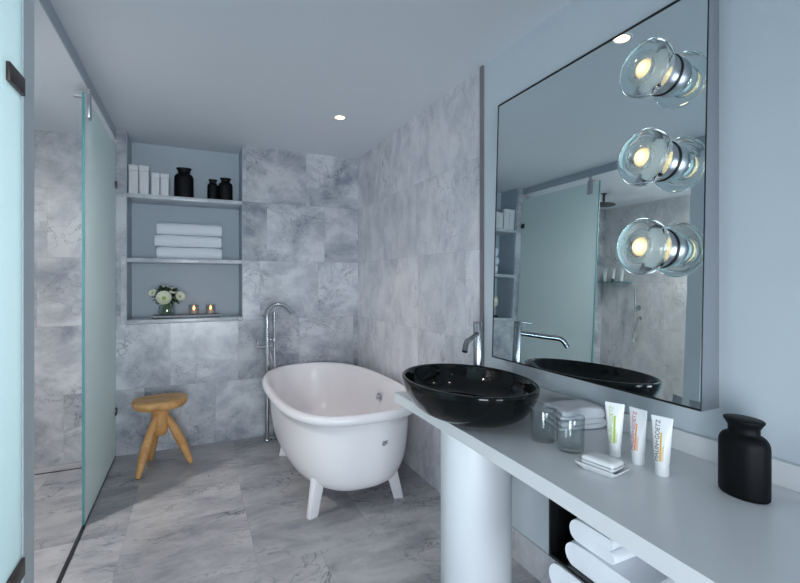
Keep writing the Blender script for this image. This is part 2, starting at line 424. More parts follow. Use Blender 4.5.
# ---------------------------------------------------------------- towels
def towel_mesh(bm, L, D, T_, open_gap=.004, seg=10, jit=.003, sd=0):
    """a folded towel: U-shaped section in x-z (fold at +x), drawn out along y; base at z=0"""
    ht = (T_-open_gap)/2; r = T_/2
    pts = []
    def arc(cx, cz, rad, a0, a1, n):
        for k in range(n+1):
            a = a0+(a1-a0)*k/n; pts.append((cx+rad*math.cos(a), cz+rad*math.sin(a)))
    n = 14
    for k in range(n+1): pts.append((-L/2+ht/2+(L-ht/2-r)*k/n, 0))
    arc(L/2-r, r, r, -PI/2, PI/2, seg)
    for k in range(n+1): pts.append((L/2-r-(L-ht/2-r)*k/n, T_))
    arc(-L/2+ht/2+.006, T_-ht/2, ht/2, PI/2, 3*PI/2, 6)
    for k in range(n+1): pts.append((-L/2+ht/2+.006+(L-ht/2-r-.012)*k/n, T_-ht))
    arc(L/2-r-.004, r, open_gap/2, PI/2, -PI/2, 4)
    for k in range(n+1): pts.append((L/2-r-.006-(L-ht/2-r-.006)*k/n, ht))
    arc(-L/2+ht/2, ht/2, ht/2, PI/2, 3*PI/2, 6)
    # drop doubles
    q = [pts[0]]
    for p in pts[1:]:
        if (p[0]-q[-1][0])**2+(p[1]-q[-1][1])**2 > 1e-8: q.append(p)
    if (q[0][0]-q[-1][0])**2+(q[0][1]-q[-1][1])**2 < 1e-8: q.pop()
    rings = []
    ny = 14
    for j in range(ny+1):
        y = -D/2+D*j/ny
        rr = []
        s = 1 if 0 < j < ny else .985
        for (x, z) in q:
            f = noise.noise(Vector((x*14+sd, y*9, z*11)))*jit
            g = noise.noise(Vector((x*7, y*12+sd, z*5+3)))*jit
            edgeroll = (.004 if j in (0, ny) else 0)
            rr.append(Vector((x*s+g, y*(1)+f*.6, max(.0004, z*(1 if 0 < z < T_ else 1)+f-edgeroll*(z/T_)))))
        rings.append(rr)
    loft(bm, rings)

def towel(lab, loc, rz, L, D, T_, group, sd, gap=.0016):
    bm = bmesh.new(); towel_mesh(bm, L, D, T_, open_gap=gap, sd=sd)
    bmesh.ops.triangulate(bm, faces=[f for f in bm.faces if len(f.verts) > 4])
    o = obj('folded_towel', bm, M['towel'], None, True, 55)
    o.location = loc; o.rotation_euler = (0, 0, rz)
    tag(o, lab, 'towel', group); return o
for k, nm in enumerate(('bottom', 'middle', 'top')):
    towel(f'wide folded white bath towel, {nm} of the stack on the middle niche shelf', (-.035+(.004, -.004, .004)[k], 4.19, S2+.0005+k*.100), -PI/2, .26, (.490, .500, .490)[k], .098, 'bath towels on the niche shelf', k*3.1)
# small hand towel folded on the counter
ht = thing('hand_towel', 'small white hand towel folded in layers on counter behind the tumblers', 'towel', (1.303, 1.240, CT+.004), math.radians(-14))
for k, (lab, L, z) in enumerate((('lower_fold', .190, 0), ('upper_fold', .182, .037))):
    bm = bmesh.new(); towel_mesh(bm, L, .125, .036, open_gap=.003, sd=20+k*4, jit=.010)
    bmesh.ops.triangulate(bm, faces=[f for f in bm.faces if len(f.verts) > 4])
    o = obj(lab, bm, M['towel'], ht, True, 55); o.location = (-.004*k, 0, z)

# ---------------------------------------------------------------- tray, flowers, candles
t = thing('serving_tray', 'shallow dark-rimmed glass tray on the bottom ledge of the niche', 'tray', (-.055, 4.13, S3+.0005))
boxo('tray_base', (-.255, .255, -.07, .07, 0, .008), M['darksteel'], t, bev=.002)
boxo('glass_top', (-.243, .243, -.058, .058, .008, .016), M['glassedge'], t, bev=.001)
bm = bmesh.new()
for a in ((-.255, .255, -.07, -.062, .008, .024), (-.255, .255, .062, .07, .008, .024), (-.255, -.247, -.062, .062, .008, .024), (.247, .255, -.062, .062, .008, .024)):
    box(bm, *a)
obj('rim', bm, M['darksteel'], t)
TZ = S3+.0170
VX, VY = -.205, 4.13
v = thing('glass_vase', 'small clear glass vase of cream flowers on the niche tray', 'vase', (VX, VY, TZ)); v.scale = (1.2, 1.1, 1.2)
bm = bmesh.new()
lathe(bm, [(0, 0), (.040, 0), (.050, .006), (.052, .03), (.050, .075), (.049, .077), (.0475, .075), (.049, .03), (.044, .012), (0, .010)], seg=32)
obj('glass_body', bm, M['glass'], v, True, 60)
def leaf_mesh(bm, base, d, up, L, W):
    d = Vector(d).normalized(); s = d.cross(Vector(up)).normalized(); n = s.cross(d)
    prev = None; rows = []
    for k in range(6):
        f = k/5; w = W*math.sin(PI*min(1, f*.95+.03))**.8
        c = Vector(base)+d*L*f+n*(-.25*L*f*f)
        rows.append([bm.verts.new(c-s*w+n*.15*w), bm.verts.new(c), bm.verts.new(c+s*w+n*.15*w)])
    for a, b_ in zip(rows, rows[1:]):
        bm.faces.new((a[0], a[1], b_[1], b_[0])); bm.faces.new((a[1], a[2], b_[2], b_[1]))
def flower(x, y, z, R, tilt, lab, nm='flower'):
    """layered bloom built petal by petal; origin at vase foot"""
    t = thing(nm, lab, 'flower', (VX, VY, TZ+.012), 0, 'cream flowers in the niche vase'); t.scale = (1.28,)*3
    c = Vector((x, y, z)); ax = Vector(tilt).normalized(); ex, ey, ez = basis(ax)
    bm = bmesh.new()
    for lay in range(5):
        n = 7-lay; rr = R*(1-.17*lay); op = .95-.2*lay
        for k in range(n):
            a = 2*PI*(k+.5*(lay % 2))/n+lay
            rad = ex*math.cos(a)+ey*math.sin(a); tan = ez.cross(rad)
            rows = []
            for i in range(5):
                f = i/4; th = f*1.55*op+.1
                p = c+rad*(rr*math.sin(th)*(1 if f < .9 else .96))+ez*(rr*(.55-math.cos(th)*.9)+.1*R*lay)
                w = rr*.62*math.sin(PI*(.12+.62*f))
                row = []
                for j in (-1, -.4, .4, 1):
                    row.append(bm.verts.new(p+tan*w*j-rad*(w*.35*j*j)))
                rows.append(row)
            for r0, r1 in zip(rows, rows[1:]):
                for j in range(3): bm.faces.new((r0[j], r0[j+1], r1[j+1], r1[j]))
    o = obj('petals', bm, M['petal'], t, True)
    sm = o.modifiers.new('thick', 'SOLIDIFY'); sm.thickness = .001
    bm = bmesh.new(); bmesh.ops.create_icosphere(bm, subdivisions=2, radius=R*.28, matrix=Matrix.Translation(c+ez*R*.12))
    obj('centre', bm, M['petalc'], t, True)
    bm = bmesh.new(); tube(bm, smooth_path([c-ez*R*.3, c*.6-ez*R*.4, Vector((x*.15, y*.15, .004))], 5), .0025, 8)
    obj('stem', bm, M['stem'], t, True)
flower(-.012, -.050, .105, .047, (-.1, -1, .45), 'large cream bloom facing the room at the centre of the niche bouquet')
flower(.073, -.030, .115, .034, (.7, -.7, .5), 'cream bloom at the right of the niche bouquet')
flower(-.075, -.015, .140, .027, (-.8, -.6, .5), 'small cream bloom at the upper left of the niche bouquet')
flower(.030, -.015, .150, .027, (.3, -.5, .9), 'small cream bloom at the top right of the niche bouquet')
flower(-.020, .020, .168, .026, (-.2, -.2, 1), 'small cream bloom at the very top of the niche bouquet')
fo = thing('bouquet_foliage', 'dark green leaves filled in around the cream flowers in the vase', 'foliage', (VX, VY, TZ+.012))
fo['kind'] = 'stuff'; fo.scale = (1.28,)*3
bm = bmesh.new()
for k in range(110):
    a = random.uniform(0, 2*PI); el = random.uniform(-.3, 1.3); R = random.uniform(.045, .085)
    d = Vector((math.cos(a)*math.cos(el), math.sin(a)*math.cos(el)*.7, math.sin(el)))
    leaf_mesh(bm, Vector((0, 0, .10))+d*R*.7, d+Vector((random.uniform(-.4, .4), random.uniform(-.4, .4), random.uniform(-.3, .3))), (0, .2, 1), random.uniform(.03, .05), random.uniform(.008, .014))
o = obj('leaves', bm, M['leaf'], fo, True); o['kind'] = 'stuff'
sm = o.modifiers.new('thick', 'SOLIDIFY'); sm.thickness = .0008
bm = bmesh.new()
for k in range(12):
    a = k*2.4; tube(bm, [(math.cos(a)*.03, math.sin(a)*.03, .11), (math.cos(a+2)*.032, math.sin(a+2)*.032, .004)], .0025, 6)
o = obj('stems', bm, M['stem'], fo, True); o['kind'] = 'stuff'

for x, w in ((-.002, 'left'), (.128, 'right')):
    g = thing('votive_holder', f'{w} of the two lit glass votive holders on the niche tray', 'candle holder', (x, 4.125, TZ), 0, 'votive holders on the niche tray'); g.scale = (1.25, 1.25, 1.25)
    bm = bmesh.new(); lathe(bm, [(0, 0), (.026, 0), (.029, .004), (.032, .07), (.031, .0715), (.0295, .07), (.027, .010), (0, .008)], seg=28)
    obj('glass_cup', bm, M['glass'], g, True, 60)
    c = thing('candle', f'small burning wax candle inside the {w} votive holder', 'candle', (x, 4.125, TZ+.0128), 0, 'candles on the niche tray'); c.scale = (1.22, 1.22, 1.22)
    bm = bmesh.new(); lathe(bm, [(0, 0), (.0245, 0), (.025, .022), (.024, .024), (0, .0235)], seg=24); obj('wax', bm, M['wax'], c, True, 50)
    bm = bmesh.new(); tube(bm, [(0, 0, .0236), (.0005, 0, .030)], .0008, 6); obj('wick', bm, M['blackline'], c)
    bm = bmesh.new(); lathe(bm, [(0, .029), (.006, .033), (.0075, .038), (.005, .046), (0, .056)], seg=14); obj('flame', bm, M['flame'], c, True)

# ---------------------------------------------------------------- wooden stool
SX, SY = -.225, 3.665
t = thing('wooden_stool', 'low light oak stool with round chunky seat and three splayed legs', 'stool', (SX, SY, 0))
bm = bmesh.new()
def wob(r, h, k, seg=40): return r*(1+.03*math.sin(2*2*PI*k/seg+.6)+.018*math.sin(5*2*PI*k/seg))
rings = []
for r, z in ((.001, .438), (.07, .438), (.138, .440), (.166, .452), (.177, .470), (.178, .492), (.171, .503), (.150, .5065), (.001, .503)):
    rings.append([Vector((wob(r, z, k)*math.cos(2*PI*k/40), wob(r, z, k)*math.sin(2*PI*k/40)*.95, z+(.002*math.sin(3*2*PI*k/40) if r > .1 else 0))) for k in range(40)])
loft(bm, rings); obj('seat', bm, M['wood'], t, True, 50)
bm = bmesh.new(); lathe(bm, [(0, .236), (.032, .238), (.045, .25), (.050, .28), (.056, .36), (.062, .440)], seg=32); obj('hub', bm, M['wood'], t, True, 60)
for fx, fy in ((-.350, 3.505), (-.022, 3.650), (-.300, 3.846)):
    d = Vector((fx-SX, fy-SY, 0)); dn = d.normalized()
    p0, p1 = dn*.028+Vector((0, 0, .395)), Vector((d.x, d.y, .004))
    pts, rad = [], []
    for k in range(13):
        f = k/12; p = p0.lerp(p1, f)+dn*(.012*math.sin(PI*f))
        pts.append(p); rad.append([.014, .020, .023, .025, .027, .0285, .029, .029, .0275, .025, .022, .0185, .014][k]*1.1)
    bm = bmesh.new(); tube(bm, pts, rad, 20)
    for vv in bm.verts: vv.co.z = max(vv.co.z, .0008)
    obj('leg', bm, M['wood'], t, True, 60)

# ---------------------------------------------------------------- bathtub
TX, TY = .906, 3.140
t = thing('bathtub', 'freestanding white oval bathtub on four splayed feet beside marble wall', 'bathtub', (TX, TY, 0))
def sring(a, b_, z, n=2.5, seg=96):
    out = []
    for k in range(seg):
        th = 2*PI*k/seg; c, s = math.cos(th), math.sin(th)
        m_ = n if s < 0 else min(n, 2.4)
        out.append(Vector((b_*math.copysign(abs(c)**(2/m_), c), a*math.copysign(abs(s)**(2/m_), s), z)))
    return out
A, B = .862, .460
rings = []
wz = [(.108, .15), (.109, .35), (.114, .50), (.126, .63), (.145, .74), (.17, .825), (.21, .885), (.26, .93), (.32, .96), (.38, .978), (.44, .988), (.50, .995), (.553, 1.0)]
bb, aa = .405, .815
for z, f in wz: rings.append(sring(aa-bb*(1-f)*1.02, bb*f, z, 2.5+.35*f))
for db, z in ((-.034, .562), (-.014, .569), (-.003, .581), (0, .594), (-.003, .608), (-.012, .618), (-.026, .622), (-.042, .618), (-.052, .608), (-.060, .590)):
    rings.append(sring(A+db, B+db, z, 3.15))
for z, f in [(.53, .975), (.46, .955), (.39, .93), (.32, .89), (.26, .84), (.21, .76), (.175, .66), (.155, .52), (.147, .34), (.143, .12)]:
    b2 = (B-.063)*f; a2 = (A-.063)-(B-.063)*(1-f)*1.05
    rings.append(sring(a2, b2, z, 2.4+.5*f))
bm = bmesh.new(); loft(bm, rings); obj('tub_shell', bm, M['tub'], t, True, 80)
for fx, fy, sx, sy in ((.616, 2.520, -1, -1), (1.165, 2.528, 1, -1), (.632, 3.520, -1, 1), (1.18, 3.520, 1, 1)):
    bm = bmesh.new()
    bx, by = fx-TX, fy-TY; tx_, ty_ = bx-sx*.055, by-sy*.045
    rings = []
    for z, f, w in ((.0005, 0, .030), (.004, 0, .032), (.12, .45, .036), (.20, .78, .041), (.26, 1.0, .046)):
        cx, cy = bx+(tx_-bx)*f, by+(ty_-by)*f
        ang = math.atan2(sy, sx)
        rg = []
        for k in range(24):
            a = 2*PI*k/24; c, s = math.cos(a), math.sin(a)
            px, py = w*math.copysign(abs(c)**.35, c), w*.62*math.copysign(abs(s)**.35, s)
            al = math.radians(18)*sx*sy
            rg.append(Vector((cx+px*math.cos(al)-py*math.sin(al), cy+px*math.sin(al)+py*math.cos(al), z)))
        rings.append(rg)
    loft(bm, rings); obj('tub_leg', bm, M['tub'], t, True, 50)
# overflow on the right inner wall, drain, small maker's mark
bm = bmesh.new(); lathe(bm, [(0, .010), (.012, .011), (.024, .009), (.029, .004), (.030, -.006)], axis=(-1, 0, .12), org=(.365, 3.10-TY+.02, .478), seg=32); obj('overflow', bm, M['chrome'], t, True, 50)
bm = bmesh.new(); lathe(bm, [(0, .150), (.022, .151), (.028, .149), (.03, .142)], org=(0, .15, 0), seg=28); obj('drain', bm, M['chrome'], t, True, 50)

# maker's mark: projected onto the near end of the shell
def on_shell(x, z):
    import bisect
    for (z0, f0), (z1, f1) in zip(wz, wz[1:]):
        if z0 <= z <= z1:
            f = f0+(f1-f0)*(z-z0)/(z1-z0); break
    else: f = 1
    a = aa-bb*(1-f)*1.02; b_ = bb*f
    return -a*(max(0, 1-abs(x/b_)**(2.5+.35*f)))**(1/(2.5+.35*f))
bm = bmesh.new()
for j, (x0, x1, z0, z1) in enumerate(((.072, .105, .439, .4435), (.070, .103, .4315, .4365), (.068, .101, .424, .429), (.069, .094, .417, .4215))):
    n = 6
    vs = []
    for i in range(n+1):
        x = x0+(x1-x0)*i/n
        vs.append([bm.verts.new((x, on_shell(x, z)-.0012, z)) for z in (z0, z1)])
    for p_, q_ in zip(vs, vs[1:]): bm.faces.new((p_[0], q_[0], q_[1], p_[1]))
o = obj('maker_mark', bm, M['mark'], t); sm = o.modifiers.new('t', 'SOLIDIFY'); sm.thickness = .0006; sm.offset = 0

# ---------------------------------------------------------------- floor-standing tub filler
FX, FY = .566, 3.905
t = thing('tub_filler', 'floor standing chrome tub filler with arched spout and hand shower', 'tap', (FX, FY, 0))
bm = bmesh.new(); lathe(bm, [(0, .0005), (.032, .0005), (.032, .008), (.028, .014), (.0, .014)], seg=32); obj('base_flange', bm, M['chrome'], t, True, 40)
bm = bmesh.new(); lathe(bm, [(0, .0005), (.026, .0005), (.026, .008), (.022, .012), (.0, .012)], org=(.055, .0, 0), seg=32); obj('base_flange', bm, M['chrome'], t, True, 40)
arc = [(0, 0, .014), (0, 0, .5), (0, 0, 1.04)]
R = .106; dx, dy = .88, -.47
for k in range(1, 15):
    a = PI-(k/14)*PI*.83
    arc.append((dx*(R+R*math.cos(a)), dy*(R+R*math.cos(a)), 1.055+R*math.sin(a)))
e = Vector(arc[-1]); d = (e-Vector(arc[-2])).normalized(); arc.append(tuple(e+d*.035))
bm = bmesh.new(); tube(bm, arc, .0165, 20); obj('riser_and_spout', bm, M['chrome'], t, True, 60)
bm = bmesh.new(); tube(bm, [(0, 0, .74), (0, 0, .88)], .024, 20); obj('valve_body', bm, M['chrome'], t, True, 40)
bm = bmesh.new(); tube(bm, [(-.075, .0, .80), (.03, 0, .80)], .015, 16); tube(bm, [(-.075, -.004, .80), (-.078, -.004, .868)], .005, 10); obj('lever_handle', bm, M['chrome'], t, True, 40)
bm = bmesh.new(); tube(bm, [(.0, 0, .86), (.055, -.01, .86)], .008, 12); lathe(bm, [(.0, .845), (.018, .845), (.018, .876), (0, .876)], org=(.058, -.01, 0), seg=20); obj('hand_shower_holder', bm, M['chrome'], t, True, 40)
bm = bmesh.new(); tube(bm, [(.058, -.01, .79), (.058, -.01, .90), (.058, -.012, 1.0), (.056, -.016, 1.10)], [.008, .010, .0115, .0125], 14); obj('hand_shower', bm, M['chrome'], t, True, 50)
bm = bmesh.new()
hp = smooth_path([(.058, -.01, .79), (.060, -.02, .55), (.062, -.03, .25), (.075, -.04, .13), (.098, -.03, .16), (.105, -.01, .28), (.085, .0, .45), (.06, 0, .60), (.03, 0, .72), (.018, 0, .77)], 10)
tube(bm, hp, .0055, 10); obj('hose', bm, M['steel'], t, True, 60)
bm = bmesh.new(); tube(bm, [(.055, 0, .012), (.055, 0, .30), (.03, 0, .70), (.012, 0, .76)], .006, 12); obj('supply_pipe', bm, M['chrome'], t, True, 60)

# ---------------------------------------------------------------- vanity counter
CX0, CX1, CY0, CY1 = .884, XR-.0005, -.3, 1.975
t = thing('vanity_counter', 'long white vanity counter fixed along the right wall', 'counter', (1.15, .8, CT-.046))
bm = bmesh.new()
pl = [(CX1, CY0), (CX1, CY1), (.889, CY1), (.884, 1.3), (.875, .92), (.856, .53), (.815, CY0)]
loft(bm, [[Vector((x, y, z)) for x, y in pl] for z in (CT-.046, CT)])
bmesh.ops.bevel(bm, geom=[e for e in bm.edges if abs(e.verts[0].co.z-e.verts[1].co.z) < .001], offset=.003, segments=2, affect='EDGES')
local(obj('counter_top', bm, M['white'], None, True, 40), t)
local(boxo('upstand', (XR-.020, XR-.0005, CY0, CY1, CT+.0002, .881), M['white'], bev=.002), t)
# round pedestal
bm = bmesh.new(); lathe(bm, [(0, .0005), (.140, .0005), (.142, .004), (.142, CT-.052), (.140, CT-.0465), (0, CT-.0465)], seg=96)
o = obj('pedestal_column', bm, M['column'], None, True, 40); o.location = (1.035, 1.495, 0)
tag(o, 'thick white round pedestal column holding up the vanity counter', 'column')
# open shelf unit hung under the counter
t = thing('shelf_unit', 'dark open towel shelf unit hung beneath the white counter', 'shelf', (1.15, .6, .4))
ST = CT-.0465
local(boxo('side_panel', (CX0+.002, XR-.03, .925, .931, .612, ST), M['darksteel']), t)
local(boxo('side_panel', (CX0+.002, XR-.03, .0, .006, .40, ST), M['darksteel']), t)
local(boxo('back_panel', (XR-.03, XR-.0135, .0, .931, .40, ST), M['shade_dark']), t)
local(boxo('shelf_board', (CX0+.002, XR-.0305, .0065, .931, .604, .612), M['darksteel']), t)
local(boxo('shelf_board', (CX0+.002, XR-.0305, .0065, .931, .430, .438), M['darksteel']), t)
for k, (y, z, L, T_, x0, D, lab) in enumerate((
        (.765, .6125, .245, .066, .900, .40, 'folded white bath towel, lower one inside the dark under-counter shelf'),
        (.806, .6795, .142, .062, .905, .38, 'folded white bath towel, upper one inside the dark under-counter shelf'),
        (.790, .4385, .300, .085, .892, .40, 'folded white bath towel on the lowest under-counter shelf, upper layer'),
        )):
    zz = z if k < 2 else .4385+.080
    if k == 2:
        towel('folded white bath towel lying directly on the lowest under-counter board', (x0+D/2, y, .4385), PI/2, L, D, .079, 'bath towels under the counter', 61)
        T_ = .079
    towel(lab, (x0+D/2, y, zz), PI/2, L, D, T_, 'bath towels under the counter', 40+k*5)

# ---------------------------------------------------------------- black basin
BX, BY, BA, BB, BZ = 1.015, 1.532, .335, .243, .965
t = thing('vessel_basin', 'glossy black oval vessel basin sitting on the white counter', 'basin', (BX-.002, BY, CT+.0005)); t.scale = (1.01, 1.005, .955)
hB = BZ-CT
rings = []
def ering(f, z): return [Vector((BB*f*math.cos(2*PI*k/96), BA*f*math.sin(2*PI*k/96), z)) for k in range(96)]
for f, z in ((.05, 0), (.48, 0), (.53, .0015), (.62, .007), (.735, .021), (.835, .043), (.905, .069), (.952, .096), (.982, .121), (.996, .138), (.997, .1475), (.995, .1515), (.978, .1545), (.958, .1545), (.940, .147),
             (.925, .124), (.89, .098), (.835, .072), (.74, .048), (.60, .032), (.38, .027), (.2, .022), (.05, .021)):
    rings.append(ering(f, z))
bm = bmesh.new(); loft(bm, rings); obj('bowl', bm, M['black'], t, True, 80)
bm = bmesh.new(); lathe(bm, [(0, .025), (.018, .0255), (.022, .024), (.023, .018)], seg=28); obj('drain', bm, M['chrome'], t, True, 50)
ox, oy = .86*BB*math.cos(-.62), .86*BA*math.sin(-.62)
bm = bmesh.new(); lathe(bm, [(.007, .003), (.008, .006), (.013, .006), (.0145, .003), (.0145, -.008), (.007, -.008)], axis=(-ox/BB/BB, -oy/BA/BA, 2.8), org=(ox, oy, .096), seg=28, closed=True)
obj('overflow_ring', bm, M['chrome'], t, True, 50)

# basin tap
t = thing('basin_tap', 'tall brushed steel basin tap rising behind the black bowl', 'tap', (1.238, 1.772, CT+.0005))
bm = bmesh.new(); lathe(bm, [(0, 0), (.021, 0), (.021, .347), (.020, .349), (0, .349)], seg=32); obj('tap_body', bm, M['tapsteel'], t, True, 40)
sd = Vector((-.167, -.149, 0)).normalized()
pts = [sd*.01+Vector((0, 0, .290)), sd*.10+Vector((0, 0, .284)), sd*.188+Vector((0, 0, .279))]
for k in range(1, 8):
    a = k/7*math.radians(62); pts.append(sd*(.188+.045*math.sin(a))+Vector((0, 0, .279-.045*(1-math.cos(a)))))
e = pts[-1]; pts.append(e+(e-pts[-2]).normalized()*.02)
bm = bmesh.new(); tube(bm, pts, .0125, 20); obj('spout', bm, M['tapsteel'], t, True, 60)
bm = bmesh.new(); tube(bm, [sd*-.005+Vector((0, 0, .343)), sd*.066+Vector((0, 0, .344))], .004, 10); obj('lever', bm, M['chrome'], t, True, 50)

# ---------------------------------------------------------------- tumblers
def tumbler(x, y, r, h, lab):
    t = thing('tumbler', lab, 'glass', (x, y, CT+.0005), 0, 'tumblers on the counter')
    bm = bmesh.new(); lathe(bm, [(0, 0), (r*.86, 0), (r*.93, .003), (r, h-.002), (r-.0008, h), (r-.002, h-.001), (r*.87, .017), (r*.80, .013), (0, .012)], seg=48)
    obj('glass_body', bm, M['glass'], t, True, 50)
tumbler(1.087, 1.168, .043, .107, 'clear empty tumbler nearer the black basin')
tumbler(1.103, 1.064, .045, .107, 'clear empty tumbler nearer the standing white tubes')

# ---------------------------------------------------------------- tubes of toiletries
def text_mesh(body, size):
    cu = bpy.data.curves.new('txt', 'FONT'); cu.body = body; cu.size = size; cu.align_x = 'LEFT'; cu.resolution_u = 3
    o = bpy.data.objects.new('txt', cu); C.objects.link(o); bpy.context.view_layer.update()
    me = bpy.data.meshes.new_from_object(o.evaluated_get(bpy.context.evaluated_depsgraph_get()))
    bpy.data.objects.remove(o); bpy.data.curves.remove(cu)
    return me
def tube_dim(h, Hh=.163):
    f = h/Hh
    if h < .034: return .0178, .0178
    g = (h-.034)/(Hh-.034)
    return .0185+(.0285-.0185)*g**.9, max(.0012, .0185*(1-g**1.35))
def on_tube(s, h):
    w, d = tube_dim(h); return Vector((s, -d*math.sqrt(max(0, 1-(s/w)**2))-.0006, h))
def toiletry(x, y, rz, lab, ink, inkname, ink2, lines):
    t = thing('toiletry_tube', lab, 'tube', (x, y, CT+.0005), rz, 'toiletry tubes on the counter')
    bm = bmesh.new(); lathe(bm, [(0, 0), (.0165, 0), (.0178, .002), (.0178, .032), (.017, .0335), (0, .0335)], seg=40); obj('cap', bm, M['plasticw'], t, True, 40)
    bm = bmesh.new(); rings = []
    for k in range(25):
        h = .034+(.163-.034)*k/24; w, d = tube_dim(h)
        if h > .154: d = .0012
        rings.append([Vector((w*math.cos(2*PI*j/40), d*math.sin(2*PI*j/40), h)) for j in range(40)])
    loft(bm, rings); obj('tube_body', bm, M['plasticw'], t, True, 60)
    def put(body, size, h0, s0, mat, nm):
        me = text_mesh(body, size)
        bm = bmesh.new(); bm.from_mesh(me); bpy.data.meshes.remove(me)
        for e_ in range(1): bmesh.ops.subdivide_edges(bm, edges=[e for e in bm.edges if e.calc_length() > size*.4], cuts=2)
        for v_ in bm.verts:      # text runs upwards
            v_.co = on_tube(s0-v_.co.y, h0+v_.co.x)
        o = obj(nm, bm, mat, t)
        o.modifiers.new('t', 'SOLIDIFY').thickness = .0003
    put('MALIN+GOETZ', .0165, .040, -.0035, ink, 'brand_lettering')
    bm = bmesh.new()
    for (s0, s1, h0, h1, mm) in [l for l in lines if l[4] == 0]:
        vs = [[bm.verts.new(on_tube(s0+(s1-s0)*i/3, h0+(h1-h0)*j/6)) for i in range(4)] for j in range(7)]
        for j in range(6):
            for i in range(3): bm.faces.new((vs[j][i], vs[j][i+1], vs[j+1][i+1], vs[j+1][i]))
    o = obj('colour_stripe', bm, ink2, t); o.modifiers.new('t', 'SOLIDIFY').thickness = .0003
    return put
RZ = math.radians(-66)
toiletry(1.193, .970, RZ+.05, 'white tube with lime green print, leftmost of the three standing on the counter', M['inkg'], '', M['inkg'], [(-.001, .0045, .042, .125, 0), (.0055, .0070, .045, .085, 0), (.0085, .0098, .045, .075, 0)])
toiletry(1.203, .897, RZ-.35, 'white tube with pink and orange print, middle of the three standing on counter', M['inkr'], '', M['inko'], [(-.001, .003, .042, .120, 0), (.0045, .0058, .042, .080, 0), (.0075, .0088, .042, .085, 0)])
toiletry(1.193, .816, RZ-.15, 'white tube with dark lettering and yellow stripe, nearest the black bottle', M['inkd'], '', M['inky'], [(-.001, .003, .042, .120, 0), (.0045, .0058, .042, .080, 0), (.0075, .0088, .042, .085, 0)])

# ---------------------------------------------------------------- soap on a dish
t = thing('soap_dish', 'small white rectangular soap dish on the counter before the tubes', 'dish', (1.058, .902, CT+.0005), math.radians(-78)); t.scale = (1, 1, 1.35)
bm = bmesh.new()
def rrect(w, d, z, r, n=6):
    out = []
    for cx, cy, a0 in ((w-r, d-r, 0), (-w+r, d-r, PI/2), (-w+r, -d+r, PI), (w-r, -d+r, 1.5*PI)):
        for k in range(n+1):
            a = a0+PI/2*k/n; out.append(Vector((cx+r*math.cos(a), cy+r*math.sin(a), z)))
    return out
loft(bm, [rrect(.038, .026, 0, .006), rrect(.042, .029, .001, .006), rrect(.062, .040, .013, .006), rrect(.063, .041, .016, .006), rrect(.060, .038, .016, .006), rrect(.045, .029, .008, .006), rrect(.01, .005, .0075, .003)])
obj('dish', bm, M['white'], t, True, 40)
s = thing('soap_bar', 'wrapped white soap bar resting on the soap dish', 'soap', (1.058, .902, CT+.0126), math.radians(-80)); s.scale = (1, 1, 1.3)
bm = bmesh.new()
loft(bm, [rrect(.040, .024, .0, .008), rrect(.046, .029, .003, .009), rrect(.050, .032, .010, .009), rrect(.049, .031, .019, .009), rrect(.044, .026, .0225, .009), rrect(.02, .01, .023, .005)])
obj('bar', bm, M['plasticw'], s, True, 60)
bm = bmesh.new()
loft(bm, [rrect(.0505, .0325, .0120, .009), rrect(.0512, .0332, .0126, .009), rrect(.0512, .0332, .0136, .009), rrect(.0505, .0325, .0142, .009)], False, False)
obj('wrapper_seam', bm, M['steel'], s, True, 60)

# ---------------------------------------------------------------- mirror
tl, ep = math.radians(1.73), math.radians(.746)
mn = Vector((-math.cos(tl)*math.cos(ep), math.sin(ep), math.sin(tl))).normalized()
mp0 = Vector((XR-.088, .799, .978))
ML, MR, MB, MT = 1.819, .799, .978, 2.249
def mpnt(y, z, off=0):
    x = mp0.x-(mn.y*(y-mp0.y)+mn.z*(z-mp0.z))/mn.x
    return Vector((x, y, z))+mn*off
t = thing('wall_mirror', 'large rectangular mirror with deep steel frame leaning on right wall', 'mirror', (XR-.0005, (ML+MR)/2, MB))
def slab(name, y0, y1, z0, z1, o0, o1, mat):
    bm = bmesh.new(); c = [(y0, z0), (y1, z0), (y1, z1), (y0, z1)]
    a = [bm.verts.new(mpnt(y, z, o0)) for y, z in c]; b_ = [bm.verts.new(mpnt(y, z, o1)) for y, z in c]
    bm.faces.new(a[::-1]); bm.faces.new(b_)
    for k in range(4): bm.faces.new((a[k], a[(k+1) % 4], b_[(k+1) % 4], b_[k]))
    return local(obj(name, bm, mat), t)
bm = bmesh.new(); c = [(MR, MB), (ML, MB), (ML, MT), (MR, MT)]
a = [bm.verts.new((XR-.0005, y, z)) for y, z in c]; b_ = [bm.verts.new(mpnt(y, z, -.003)) for y, z in c]
bm.faces.new(a); bm.faces.new(b_[::-1])
for k in range(4): bm.faces.new((a[k], a[(k+1) % 4], b_[(k+1) % 4], b_[k]))
local(obj('frame', bm, M['steel']), t)
slab('black_edge', MR+.0005, ML, MB, MT, -.003, -.0005, M['blackline'])
slab('mirror_glass', MR+.0025, ML-.011, MB+.007, MT-.011, -.0005, .0006, M['mirror'])

